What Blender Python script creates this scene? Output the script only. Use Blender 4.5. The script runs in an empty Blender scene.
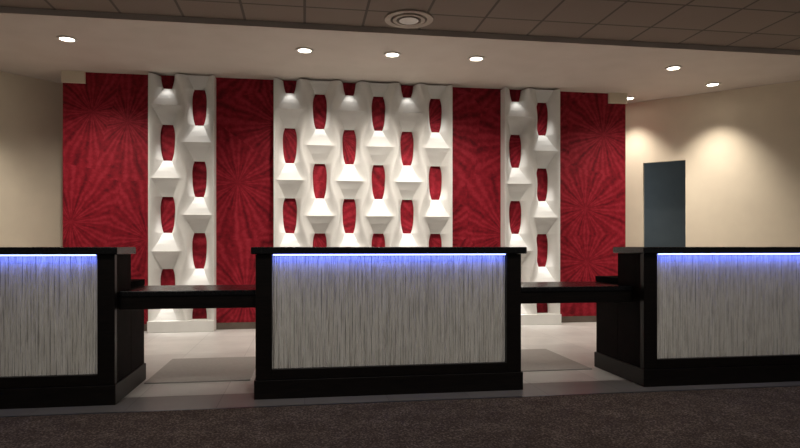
import bpy, bmesh, math, random
from mathutils import Vector, Matrix
random.seed(7)
scene = bpy.context.scene
COL = scene.collection
scene.view_settings.view_transform = 'Standard'

# ---------------------------------------------------------------- helpers
def new_mat(name):
    m = bpy.data.materials.new(name); m.use_nodes = True
    nt = m.node_tree
    b = nt.nodes['Principled BSDF']
    return m, nt, b
def N(nt, t, **kw):
    n = nt.nodes.new(t)
    for k, v in kw.items():
        setattr(n, k, v)
    return n
def L(nt, a, b): nt.links.new(a, b)
def math_node(nt, op, a, b=None):
    n = N(nt, 'ShaderNodeMath', operation=op)
    for i, v in enumerate((a, b)):
        if v is None: continue
        if isinstance(v, (int, float)): n.inputs[i].default_value = v
        else: L(nt, v, n.inputs[i])
    return n.outputs[0]
def ramp(nt, fac, stops):
    r = N(nt, 'ShaderNodeValToRGB')
    el = r.color_ramp.elements
    while len(el) < len(stops): el.new(0.5)
    for e, (p, c) in zip(el, stops):
        e.position = p; e.color = (*c, 1)
    L(nt, fac, r.inputs[0])
    return r.outputs[0]
def coords(nt, scale=(1, 1, 1)):
    t = N(nt, 'ShaderNodeTexCoord'); m = N(nt, 'ShaderNodeMapping')
    m.inputs['Scale'].default_value = scale
    L(nt, t.outputs['Object'], m.inputs['Vector'])
    return m.outputs[0]
def noise(nt, vec, scale, detail=3, rough=.5):
    n = N(nt, 'ShaderNodeTexNoise')
    n.inputs['Scale'].default_value = scale; n.inputs['Detail'].default_value = detail
    n.inputs['Roughness'].default_value = rough
    L(nt, vec, n.inputs['Vector'])
    return n.outputs['Fac']
def bump(nt, b, h, strength=.3, dist=.01):
    n = N(nt, 'ShaderNodeBump'); n.inputs['Strength'].default_value = strength
    n.inputs['Distance'].default_value = dist
    L(nt, h, n.inputs['Height']); L(nt, n.outputs[0], b.inputs['Normal'])

def mat_noise(name, c1, c2, rough=.6, scale=8, stretch=(1, 1, 1), bs=.1, spec=.5):
    m, nt, b = new_mat(name)
    v = coords(nt, stretch); f = noise(nt, v, scale)
    L(nt, ramp(nt, f, [(.3, c1), (.7, c2)]), b.inputs['Base Color'])
    b.inputs['Roughness'].default_value = rough
    b.inputs['Specular IOR Level'].default_value = spec
    if bs: bump(nt, b, f, bs)
    return m
def mat_emit(name, col, s):
    m, nt, b = new_mat(name)
    b.inputs['Base Color'].default_value = (*col, 1)
    b.inputs['Emission Color'].default_value = (*col, 1)
    b.inputs['Emission Strength'].default_value = s
    return m

M_wood = mat_noise('espresso_wood', (.004, .003, .003), (.010, .007, .006), .4, 5, (1.2, 1.2, 14), .05, .2)
M_side = mat_noise('espresso_side_wood', (.004, .002, .002), (.010, .005, .005), .7, 5, (14, 1.2, 1.2), .05, .05)
M_top = mat_noise('black_stone_top', (.004, .004, .005), (.009, .009, .010), .25, 60, bs=0, spec=.25)
M_rear = mat_noise('black_laminate', (.003, .003, .003), (.006, .006, .006), .8, 60, bs=0, spec=.03)
M_white = mat_noise('white_plaster', (.77, .76, .73), (.83, .82, .79), .6, 5, bs=.03, spec=.2)
M_beige = mat_noise('beige_wall_paint', (.76, .67, .53), (.80, .71, .56), .9, 4, bs=.05, spec=.1)
M_soffit = mat_noise('soffit_paint', (.60, .53, .47), (.64, .57, .51), .8, 3, bs=.05)
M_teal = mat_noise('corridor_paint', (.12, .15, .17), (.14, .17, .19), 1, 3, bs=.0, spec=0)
M_metal = mat_noise('dark_bronze_strip', (.10, .11, .14), (.16, .17, .2), .3, 20, bs=.0)
M_metal.node_tree.nodes['Principled BSDF'].inputs['Metallic'].default_value = .6
M_vent = mat_noise('vent_metal', (.40, .33, .27), (.46, .39, .33), .6, 10, bs=0)
M_dark = mat_noise('vent_dark', (.12, .09, .07), (.14, .11, .09), .8, 10, bs=0)
M_ventc = mat_noise('vent_centre_plate', (.85, .82, .78), (.9, .87, .82), .6, 10, bs=0)
M_ringw = mat_noise('downlight_ring_paint', (.65, .6, .55), (.7, .65, .6), .5, 10, bs=0)
M_lens = mat_emit('lamp_lens_glow', (1, .93, .8), 10)
M_led = mat_emit('led_blue', (.26, .32, 1), 6)
M_mat = mat_noise('grey_floor_mat', (.36, .34, .32), (.40, .38, .36), .6, 30, bs=.05)

# wallpaper
def mat_red():
    m, nt, b = new_mat('red_burst_wallpaper')
    t = N(nt, 'ShaderNodeTexCoord')
    s = N(nt, 'ShaderNodeSeparateXYZ'); L(nt, t.outputs['Object'], s.inputs[0])
    c = N(nt, 'ShaderNodeCombineXYZ')
    L(nt, s.outputs['X'], c.inputs['X']); L(nt, s.outputs['Z'], c.inputs['Y'])
    v = N(nt, 'ShaderNodeTexVoronoi', voronoi_dimensions='2D', feature='F1')
    v.inputs['Scale'].default_value = .85; v.inputs['Randomness'].default_value = .8
    L(nt, c.outputs[0], v.inputs['Vector'])
    d = N(nt, 'ShaderNodeVectorMath', operation='SUBTRACT')
    L(nt, c.outputs[0], d.inputs[0]); L(nt, v.outputs['Position'], d.inputs[1])
    s2 = N(nt, 'ShaderNodeSeparateXYZ'); L(nt, d.outputs[0], s2.inputs[0])
    ang = math_node(nt, 'ARCTAN2', s2.outputs['Y'], s2.outputs['X'])
    n1 = noise(nt, c.outputs[0], 2.2, 2)
    n2 = noise(nt, c.outputs[0], 6, 3)
    petals = math_node(nt, 'ABSOLUTE', math_node(nt, 'SINE', math_node(nt, 'ADD', math_node(nt, 'MULTIPLY', ang, 6), math_node(nt, 'MULTIPLY', n1, 3))))
    petals = math_node(nt, 'POWER', petals, .6)
    veins = math_node(nt, 'SINE', math_node(nt, 'ADD', math_node(nt, 'MULTIPLY', ang, 36), math_node(nt, 'MULTIPLY', n2, 6)))
    rings = math_node(nt, 'SINE', math_node(nt, 'ADD', math_node(nt, 'MULTIPLY', v.outputs['Distance'], 40), math_node(nt, 'MULTIPLY', n2, 18)))
    fine = noise(nt, c.outputs[0], 26, 4, .75)
    tot = math_node(nt, 'ADD', math_node(nt, 'MULTIPLY', petals, .30), math_node(nt, 'MULTIPLY', veins, .12))
    tot = math_node(nt, 'ADD', tot, math_node(nt, 'MULTIPLY', rings, .06))
    tot = math_node(nt, 'ADD', tot, math_node(nt, 'MULTIPLY', fine, .75))
    L(nt, ramp(nt, tot, [(.30, (.13, .003, .009)), (.60, (.27, .008, .019)), (.95, (.42, .026, .046))]), b.inputs['Base Color'])
    b.inputs['Roughness'].default_value = .6
    b.inputs['Specular IOR Level'].default_value = .2
    return m
M_red = mat_red()

def mat_tile(name, c1, c2, mo, ro):
    m, nt, b = new_mat(name)
    v = coords(nt)
    br = N(nt, 'ShaderNodeTexBrick'); br.offset = 0.0
    br.inputs['Scale'].default_value = 1
    br.inputs['Brick Width'].default_value = .61; br.inputs['Row Height'].default_value = .61
    br.inputs['Mortar Size'].default_value = .003
    br.inputs['Color1'].default_value = (*c1, 1); br.inputs['Color2'].default_value = (*c2, 1)
    br.inputs['Mortar'].default_value = (*mo, 1)
    L(nt, v, br.inputs['Vector'])
    f = noise(nt, v, 3, 5)
    mx = N(nt, 'ShaderNodeMixRGB', blend_type='MULTIPLY'); mx.inputs[0].default_value = .6
    L(nt, br.outputs['Color'], mx.inputs[1]); L(nt, ramp(nt, f, [(.3, (.75, .75, .75)), (.7, (1, 1, 1))]), mx.inputs[2])
    L(nt, mx.outputs[0], b.inputs['Base Color'])
    b.inputs['Roughness'].default_value = ro
    return m
M_tile = mat_tile('stone_floor_tile', (.76, .74, .71), (.66, .64, .62), (.52, .50, .49), .38)
M_tiled = mat_tile('grey_border_tile', (.30, .28, .27), (.26, .245, .24), (.18, .17, .165), .4)
def mat_carpet():
    m, nt, b = new_mat('speckled_carpet')
    v = coords(nt)
    f = noise(nt, v, 80, 3, .6)
    g = noise(nt, v, 5, 3, .6)
    s = math_node(nt, 'ADD', math_node(nt, 'MULTIPLY', f, .8), math_node(nt, 'MULTIPLY', g, .2))
    L(nt, ramp(nt, s, [(.38, (.065, .047, .040)), (.52, (.13, .097, .083)), (.65, (.36, .29, .25))]), b.inputs['Base Color'])
    b.inputs['Roughness'].default_value = .8
    b.inputs['Specular IOR Level'].default_value = .1
    bump(nt, b, f, .15, .004)
    return m
M_carpet = mat_carpet()
def mat_ctile():
    m, nt, b = new_mat('ceiling_tile_grid')
    v = coords(nt)
    br = N(nt, 'ShaderNodeTexBrick'); br.offset = 0.0
    br.inputs['Brick Width'].default_value = .61; br.inputs['Row Height'].default_value = .61
    br.inputs['Mortar Size'].default_value = .014; br.inputs['Scale'].default_value = 1
    br.inputs['Color1'].default_value = (.24, .185, .15, 1); br.inputs['Color2'].default_value = (.22, .17, .14, 1)
    br.inputs['Mortar'].default_value = (.10, .078, .063, 1)
    L(nt, v, br.inputs['Vector']); L(nt, br.outputs['Color'], b.inputs['Base Color'])
    b.inputs['Roughness'].default_value = .9
    bump(nt, b, noise(nt, v, 60), .3)
    return m
M_ctile = mat_ctile()
def mat_reed():
    m, nt, b = new_mat('whitewashed_reeds')
    v = coords(nt, (1, 1, .06)); f = noise(nt, v, 60, 3, .6)
    g = noise(nt, coords(nt, (1, 1, .3)), 22, 4, .7)
    col = ramp(nt, f, [(.30, (.64, .62, .58)), (.42, (.86, .84, .79)), (.7, (.95, .93, .88))])
    mx = N(nt, 'ShaderNodeMixRGB', blend_type='MULTIPLY'); mx.inputs[0].default_value = .25
    L(nt, col, mx.inputs[1]); L(nt, ramp(nt, g, [(.38, (.55, .53, .5)), (.55, (1, 1, 1))]), mx.inputs[2])
    L(nt, mx.outputs[0], b.inputs['Base Color'])
    b.inputs['Roughness'].default_value = .6
    return m
M_reed = mat_reed()
M_gap = mat_noise('reed_backing', (.26, .25, .23), (.34, .32, .30), .8, 20, bs=0)

def obj_from_bm(name, bm, mat, loc=(0, 0, 0), parent=None, smooth=False):
    me = bpy.data.meshes.new(name); bm.normal_update(); bm.to_mesh(me); bm.free()
    mats = mat if isinstance(mat, (list, tuple)) else [mat]
    for mm in mats: me.materials.append(mm)
    if smooth:
        for p in me.polygons: p.use_smooth = True
    o = bpy.data.objects.new(name, me); COL.objects.link(o)
    o.location = loc
    if parent: o.parent = parent
    return o
def add_box(bm, x0, x1, y0, y1, z0, z1, bev=0, mi=0):
    r = bmesh.ops.create_cube(bm, size=1)
    vs = r['verts']
    for v in vs:
        v.co = Vector(((x0+x1)/2 + v.co.x*(x1-x0), (y0+y1)/2 + v.co.y*(y1-y0), (z0+z1)/2 + v.co.z*(z1-z0)))
    fs = set(f for v in vs for f in v.link_faces)
    for f in fs: f.material_index = mi
    if bev:
        es = list(set(e for v in vs for e in v.link_edges))
        bmesh.ops.bevel(bm, geom=es, offset=bev, segments=2, affect='EDGES', profile=.5)
def box(name, b, mat, bev=0, parent=None, loc=(0, 0, 0)):
    bm = bmesh.new(); add_box(bm, *b, bev=bev)
    return obj_from_bm(name, bm, mat, loc, parent)
def empty(name, loc, label, cat, group=None):
    o = bpy.data.objects.new(name, None); COL.objects.link(o); o.location = loc
    o.empty_display_size = .2
    o['label'] = label; o['category'] = cat
    if group: o['group'] = group
    return o
def structure(o, label, cat):
    o['kind'] = 'structure'; o['label'] = label; o['category'] = cat
    return o
def light(name, kind, loc, energy, color, target=None, parent=None, **kw):
    d = bpy.data.lights.new(name, kind); d.energy = energy; d.color = color
    for k, v in kw.items(): setattr(d, k, v)
    o = bpy.data.objects.new(name, d); COL.objects.link(o); o.location = loc
    if target is not None:
        o.rotation_euler = (Vector(target) - Vector(loc)).to_track_quat('-Z', 'Y').to_euler()
    if parent: o.parent = parent
    return o

# ---------------------------------------------------------------- constants
H = 1.13; CZ = 3.41; YW = 8.62; CX = .82
# ---------------------------------------------------------------- room
structure(box('floor', (-8, 10, 4.85, 12, -.1, 0), M_tile), 'pale stone tile floor behind the reception desks', 'floor')
structure(box('floor_border', (-8, 10, 4.42, 4.85, -.1, 0), M_tiled), 'grey stone tile border running under the desk fronts', 'floor')
structure(box('floor_carpet', (-8, 10, -3, 4.40, -.1, .004), M_carpet), 'dark brown speckled carpet in the lobby', 'carpet floor')
structure(box('trim_1', (-8, 10, 4.40, 4.42, -.05, .006), M_metal), 'thin metal strip between carpet and stone tile', 'floor trim')
structure(box('ceiling', (-8, 10, -3, 6.55, CZ+.06, CZ+.2), M_ctile), 'brown acoustic tile ceiling with a square grid', 'ceiling')
structure(box('ceiling_soffit', (-8, 10, 6.55, 12, CZ, CZ+.2), M_soffit), 'smooth beige soffit with recessed downlights', 'ceiling soffit')
structure(box('wall_back', (1.64-4.76, 4.76, YW, YW+.2, 0, CZ), M_red), 'deep red wallpaper wall with a large leaf burst pattern', 'wall')
structure(box('baseboard_back', (1.64-4.76, 4.76, YW-.015, YW, 0, .09), M_dark), 'dark baseboard under the red wall', 'baseboard')
for i, x in enumerate((4.76-.28, 1.64-4.76)):
    structure(box('trim_%d' % (i+2), (x, x+.28, YW-.05, YW, CZ-.15, CZ), M_beige), 'beige bulkhead block above the end of the red wall', 'trim')

def angled_wall(name, P0, ang, pieces, label):
    bm = bmesh.new()
    for p in pieces: add_box(bm, *p)
    o = obj_from_bm(name, bm, M_beige, P0); o.rotation_euler = (0, 0, ang)
    structure(o, label, 'wall'); return o
s0, s1, dh = .96, 1.58, 2.44
angled_wall('wall_right', (4.6, 9.7, 0), -math.pi/4,
    [(0, s0, 0, .06, 0, CZ), (s0, s1, 0, .06, dh, CZ), (s1, 4.6, 0, .06, 0, CZ)], 'cream painted side wall with a tall open doorway')
angled_wall('wall_left', (1.64-4.6, 9.7, 0), math.pi/4, [(-4.6, 0, 0, .15, 0, CZ)], 'cream painted side wall')
o = structure(box('wall_corridor', (-.5, 3.2, 1.2, 1.3, 0, CZ), M_teal), 'dim blue grey wall seen through the doorway', 'wall')
o.location = (4.6, 9.7, 0); o.rotation_euler = (0, 0, -math.pi/4)

for (a, b) in ((-1.3, -.45), (1.75, 2.6)):
    o = box('floor_mat', (-(b-a)/2, (b-a)/2, -.55, .55, 0, .008), M_mat, .003, None, ((a+b)/2, 5.85, .001))
    o['label'] = 'thin rectangular grey mat on the stone floor'; o['category'] = 'floor mat'; o['group'] = 'floor mats behind the worktops'

# ---------------------------------------------------------------- decorative screens
P = .408; PER = .96; AMP = .24; R = .18; LIP = .182
OB, OT = .255, .755
RIM = .020
def sstep(t): t = max(0, min(1, t)); return t*t*(3-2*t)
def prof(v):
    """half width of the central hollow and its depth ; v=.5 opening centre, v=0 lip"""
    if OB <= v <= OT:
        t = (v-.505)/.25
        c = (.094 + .010*t)*(1-.34*abs(t)**3)
        return c, .03
    if v < OB:
        t = v/OB; a, top = .056, .165; ex = 1.0; ec = 1.1
    else:
        t = (1-v)/(1-OT); a, top = .069, .175; ex = 1.25; ec = 1.1
    k = 1-t
    return a + (top-a)*k**ec, .03 + (LIP-.03)*(k**ex)
VS = [0, .012, .03, .05, .07, .09, .11, .13, .15, .17, .19, .21, .23, OB-.001, OB+.001, .265, .275, .29, .31, .34, .38, .42, .46, .5, .54, .58, .62, .66, .70, .72, .735, .745, OT-.001, OT+.001, .77, .79, .80, .82, .84, .86, .88, .90, .92, .94, .96, .975, .988]
def screen_column(parent, x, zc, z0, z1, outL, outR):
    rows = []
    k0 = math.floor((z0-zc)/PER)-1
    for k in range(k0, k0+8):
        for v in VS:
            z = zc + (k + v - .5)*PER
            if z0+.002 < z < z1-.002: rows.append((z, v))
    def vv(z): return ((z-zc)/PER + .5) % 1.0
    rows = [(z0, vv(z0))] + rows + [(z1, vv(z1))]
    bm = bmesh.new(); prev = None
    TS = [0, .06, .12, .2, .28, .37, .46, .55, .64, .73, .82, .91, 1]
    for z, v in rows:
        c, D = prof(v)
        w = P/2*(1+AMP*math.cos(2*math.pi*v))
        def side(sg, out):
            ww = P/2*1.04 if out else w
            ri = ww-RIM
            cc = min(c, ri-.02)
            res = []
            for t in TS:
                e = .7*math.sin(t*math.pi/2) + .3*t
                res.append((sg*(cc + t*(ri-cc)), D + (R-D)*e))
            res.append((sg*(ri+.007), R+.004))
            res.append((sg*ww, R+.005 if not out else R))
            if out:
                res.append((sg*(ww+.002), 0.0))
            return res
        Lp = side(-1, outL); Rp = side(1, outR)
        vl = [bm.verts.new((p[0], -p[1], z)) for p in reversed(Lp)]
        vr = [bm.verts.new((p[0], -p[1], z)) for p in Rp]
        b1 = bm.verts.new((Lp[0][0], 0, z)); b2 = bm.verts.new((Rp[0][0], 0, z))
        if prev:
            pl, pr, q1, q2, pv = prev
            mid = (v+pv)/2 if v > pv else 0
            for a, b in ((pl, vl), (pr, vr)):
                for i in range(len(a)-1):
                    bm.faces.new((a[i], a[i+1], b[i+1], b[i]))
            if OB < mid < OT:
                bm.faces.new((pl[-1], q1, b1, vl[-1])); bm.faces.new((q2, pr[0], vr[0], b2))
            else:
                bm.faces.new((pl[-1], pr[0], vr[0], vl[-1]))
        prev = (vl, vr, b1, b2, v)
    loose = [v for v in bm.verts if not v.link_faces]
    bmesh.ops.delete(bm, geom=loose, context='VERTS')
    o = obj_from_bm('screen_column', bm, M_white, (x, 0, 0), parent)
    for p in o.data.polygons: p.use_smooth = True
    m = o.modifiers.new('es', 'EDGE_SPLIT'); m.split_angle = math.radians(50)
    # small lamp tucked under each hood, washing the ledge below the opening
    for k in range(-4, 4):
        zo = zc + (k + OT - .5 + .05)*PER
        if z0+.3 < zo < z1+.6:
            zz = min(zo, z1-.04)
            led = zo - .62
            if zz < led+.15: continue
            s = ((zz-led)/.62)**2
            light('puck_beam', 'SPOT', (x, -.11, zz), 19*s, (1, .97, .92), None, parent, spot_size=math.radians(42 if s > .9 else 65), spot_blend=1, shadow_soft_size=.03)
    return o
def screen(cx, n):
    e = empty('decorative_screen', (cx, YW-.005, 0),
        'white sculpted %s-column screen with oval openings on red wall' % {2: 'two', 6: 'six'}[n], 'wall screen', 'white sculpted wall screens')
    for i in range(n):
        x = (i-(n-1)/2)*P
        screen_column(e, x, 2.50 if i % 2 == 0 else 2.02, .15, CZ-.02, i == 0, i == n-1)
    hw = n*P/2+.012
    box('screen_base', (-hw, hw, -.22, 0, 0, .15), M_white, .006, e)
    return e
screen(-1.60, 2); screen(CX, 6); screen(3.23, 2)

# ---------------------------------------------------------------- reception desks
def reed_mesh(w, z0, z1):
    bm = bmesh.new()
    add_box(bm, -w, w, .012, .02, z0, z1, mi=1)
    x = -w; rng = random.Random(3)
    nz = 34
    while x < w-.004:
        rw = rng.uniform(.009, .021)
        if x+rw > w: rw = w-x
        dp = rng.uniform(.004, .014); ph = rng.uniform(0, 6); am = rng.uniform(.001, .003); fq = rng.uniform(4, 14)
        prev = None
        for j in range(nz+1):
            z = z0 + (z1-z0)*j/nz
            off = am*math.sin(ph+z*fq) + rng.uniform(-.0006, .0006)
            fat = .97 + .02*math.sin(z*21+ph*3)
            cur = []
            for t in (-.5, -.38, -.2, 0, .2, .38, .5):
                yy = .012 - dp*fat*math.cos(t*math.pi)
                cur.append(bm.verts.new((max(-w, min(w, x+rw/2+off+t*rw*fat)), yy, z)))
            if prev:
                for i in range(6): bm.faces.new((prev[i], prev[i+1], cur[i+1], cur[i]))
            prev = cur
        x += rw
    me = bpy.data.meshes.new('reed_panel'); bm.normal_update(); bm.to_mesh(me); bm.free()
    me.materials.append(M_reed); me.materials.append(M_gap)
    for p in me.polygons: p.use_smooth = p.material_index == 0
    return me
PW = .905
REED = reed_mesh(PW, .212, 1.066)
Y0 = 4.65; HW = 1.022; TOP = 1.122
def desk(cx, label, dy=0):
    e = empty('reception_desk', (cx, Y0+dy, 0), label, 'reception desk', 'reception desks')
    box('desk_body', (-HW, HW, .055, .42, .14, 1.068), M_side, .004, e)
    bm = bmesh.new()
    add_box(bm, -HW, -PW, 0, .055, .14, 1.068, .003); add_box(bm, PW, HW, 0, .055, .14, 1.068, .003)
    add_box(bm, -PW, PW, 0, .055, .14, .215, .003)
    obj_from_bm('front_frame', bm, M_wood, (0, 0, 0), e)
    p = bpy.data.objects.new('reed_panel', REED); COL.objects.link(p); p.parent = e; p.location = (0, .034, 0)
    p['label'] = 'whitewashed vertical reed front panel'
    box('plinth', (-HW-.01, HW+.01, -.018, .84, 0, .14), M_wood, .004, e)
    box('counter_top', (-HW-.03, HW+.03, -.05, .45, 1.07, TOP), M_top, .006, e)
    box('rear_cabinet', (-HW, HW, .42, .82, .14, .80), M_side, .004, e)
    box('rear_worktop', (-HW, HW, .425, .84, .80, .85), M_rear, .004, e)
    q = box('led_strip', (-PW+.01, PW-.01, .002, .008, 1.060, 1.069), M_led, 0, e)
    q['label'] = 'glowing blue light strip'
    a = light('led_glow', 'AREA', (0, -.010, 1.064), .8, (.13, .2, 1), (0, .03, 1.03), e, shape='RECTANGLE', size=1.78, size_y=.01, spread=math.radians(120))
    return e
desk(.664, 'black wood reception desk, white reed front with blue light strip')
desk(-2.36, 'black wood reception desk with reed front beside a dark linking worktop')
desk(3.715, 'black wood reception desk with grey reed front by the cream wall', -.06)
for a, b in ((-1.337, -.36), (1.688, 2.69)):
    e = empty('worktop', ((a+b)/2, 4.74, 0), 'black glossy low worktop bridging two reception desks', 'worktop', 'low linking worktops')
    h = (b-a)/2-.001
    box('worktop_slab', (-h, h, 0, .66, .76, .80), M_top, .004, e)
    box('apron', (-h, h, .012, .05, .665, .76), M_wood, .003, e)

# ---------------------------------------------------------------- downlights
def ring_mesh(bm, r0, r1, z0, z1, n=40, mi=0):
    va = []
    for i in range(n):
        a = 2*math.pi*i/n; c, s = math.cos(a), math.sin(a)
        va.append([bm.verts.new((r*c, r*s, z)) for r, z in ((r0, z1), (r0, z0), (r1, z0), (r1, z1))])
    for i in range(n):
        A, B = va[i], va[(i+1) % n]
        for j in range(3):
            f = bm.faces.new((A[j], A[j+1], B[j+1], B[j])); f.material_index = mi
def disc(name, r, z, mat, parent):
    bm = bmesh.new(); bmesh.ops.create_circle(bm, cap_ends=True, radius=r, segments=32)
    for q in bm.verts: q.co.z = z
    return obj_from_bm(name, bm, mat, (0, 0, 0), parent)
def downlight(x, y, tgt, en, spot=75, z=CZ):
    bm = bmesh.new(); ring_mesh(bm, .075, .105, -.012, 0)
    o = obj_from_bm('downlight', bm, M_ringw, (x, y, z), None, False)
    o['label'] = 'round white recessed ceiling downlight, lit'; o['category'] = 'downlight'; o['group'] = 'recessed soffit downlights'
    disc('lamp_lens', .076, -.006, M_lens, o)
    l = light('downlight_beam', 'SPOT', (0, 0, -.03), en, (1, .91, .80), None, o, spot_size=math.radians(spot), spot_blend=1, shadow_soft_size=.06)
    l.rotation_euler = (Vector(tgt)-Vector((x, y, z))).to_track_quat('-Z', 'Y').to_euler()
YL = 7.25
for x in (-2.58, 0, 1.03, 2.06, 4.66):
    downlight(x, YL, (x, YW-.4, 0), 170 if x < 0 or x > 3 else 130, 120)
downlight(5.68, 7.90, (5.85, 8.07, 0), 170, 90)
downlight(4.93, 8.84, (5.05, 8.96, 0), 120, 90)
downlight(1.64-5.68, 7.90, (1.64-5.85, 8.07, 0), 120, 90)

# vent
bm = bmesh.new()
ring_mesh(bm, .19, .25, -.015, 0); ring_mesh(bm, .13, .165, -.022, 0)
v = obj_from_bm('ceiling_vent', bm, M_vent, (1.06, 6.25, CZ+.06))
v['label'] = 'round metal air diffuser in the tile ceiling'; v['category'] = 'ceiling vent'
disc('vent_core', .2, -.004, M_dark, v)
disc('vent_centre_plate', .10, -.026, M_ventc, v)

# lobby lights : unseen fixtures added over the carpet to light the desk fronts
for x in (-1.8, .7, 3.2):
    bm = bmesh.new(); ring_mesh(bm, .075, .105, -.012, 0)
    o = obj_from_bm('downlight', bm, M_ringw, (x, 1.6, CZ+.06))
    o['label'] = 'unseen lobby downlight added to brighten the desk fronts'; o['category'] = 'downlight'; o['group'] = 'added lobby fill lights'
    light('lobby_fill', 'SPOT', (0, 0, -.03), 140, (1, .93, .84), (0, 2.6, -2.5), o, spot_size=math.radians(80), spot_blend=1, shadow_soft_size=.12)
# unseen fill light added to brighten the wall behind the doorway
light('corridor_fill', 'POINT', (4.9, 10.2, 1.9), 16, (.9, .95, 1), shadow_soft_size=.3)

# ---------------------------------------------------------------- world, camera
w = bpy.data.worlds.new('world'); scene.world = w; w.use_nodes = True
w.node_tree.nodes['Background'].inputs[0].default_value = (.80, .74, .68, 1)
w.node_tree.nodes['Background'].inputs[1].default_value = .14
cam = bpy.data.cameras.new('camera'); co = bpy.data.objects.new('camera', cam); COL.objects.link(co)
co.location = (0, 0, H); co.rotation_euler = (math.pi/2, 0, math.radians(-8.8))
cam.sensor_width = 36; cam.lens = 616/800*36; cam.shift_y = 22/800
scene.camera = co
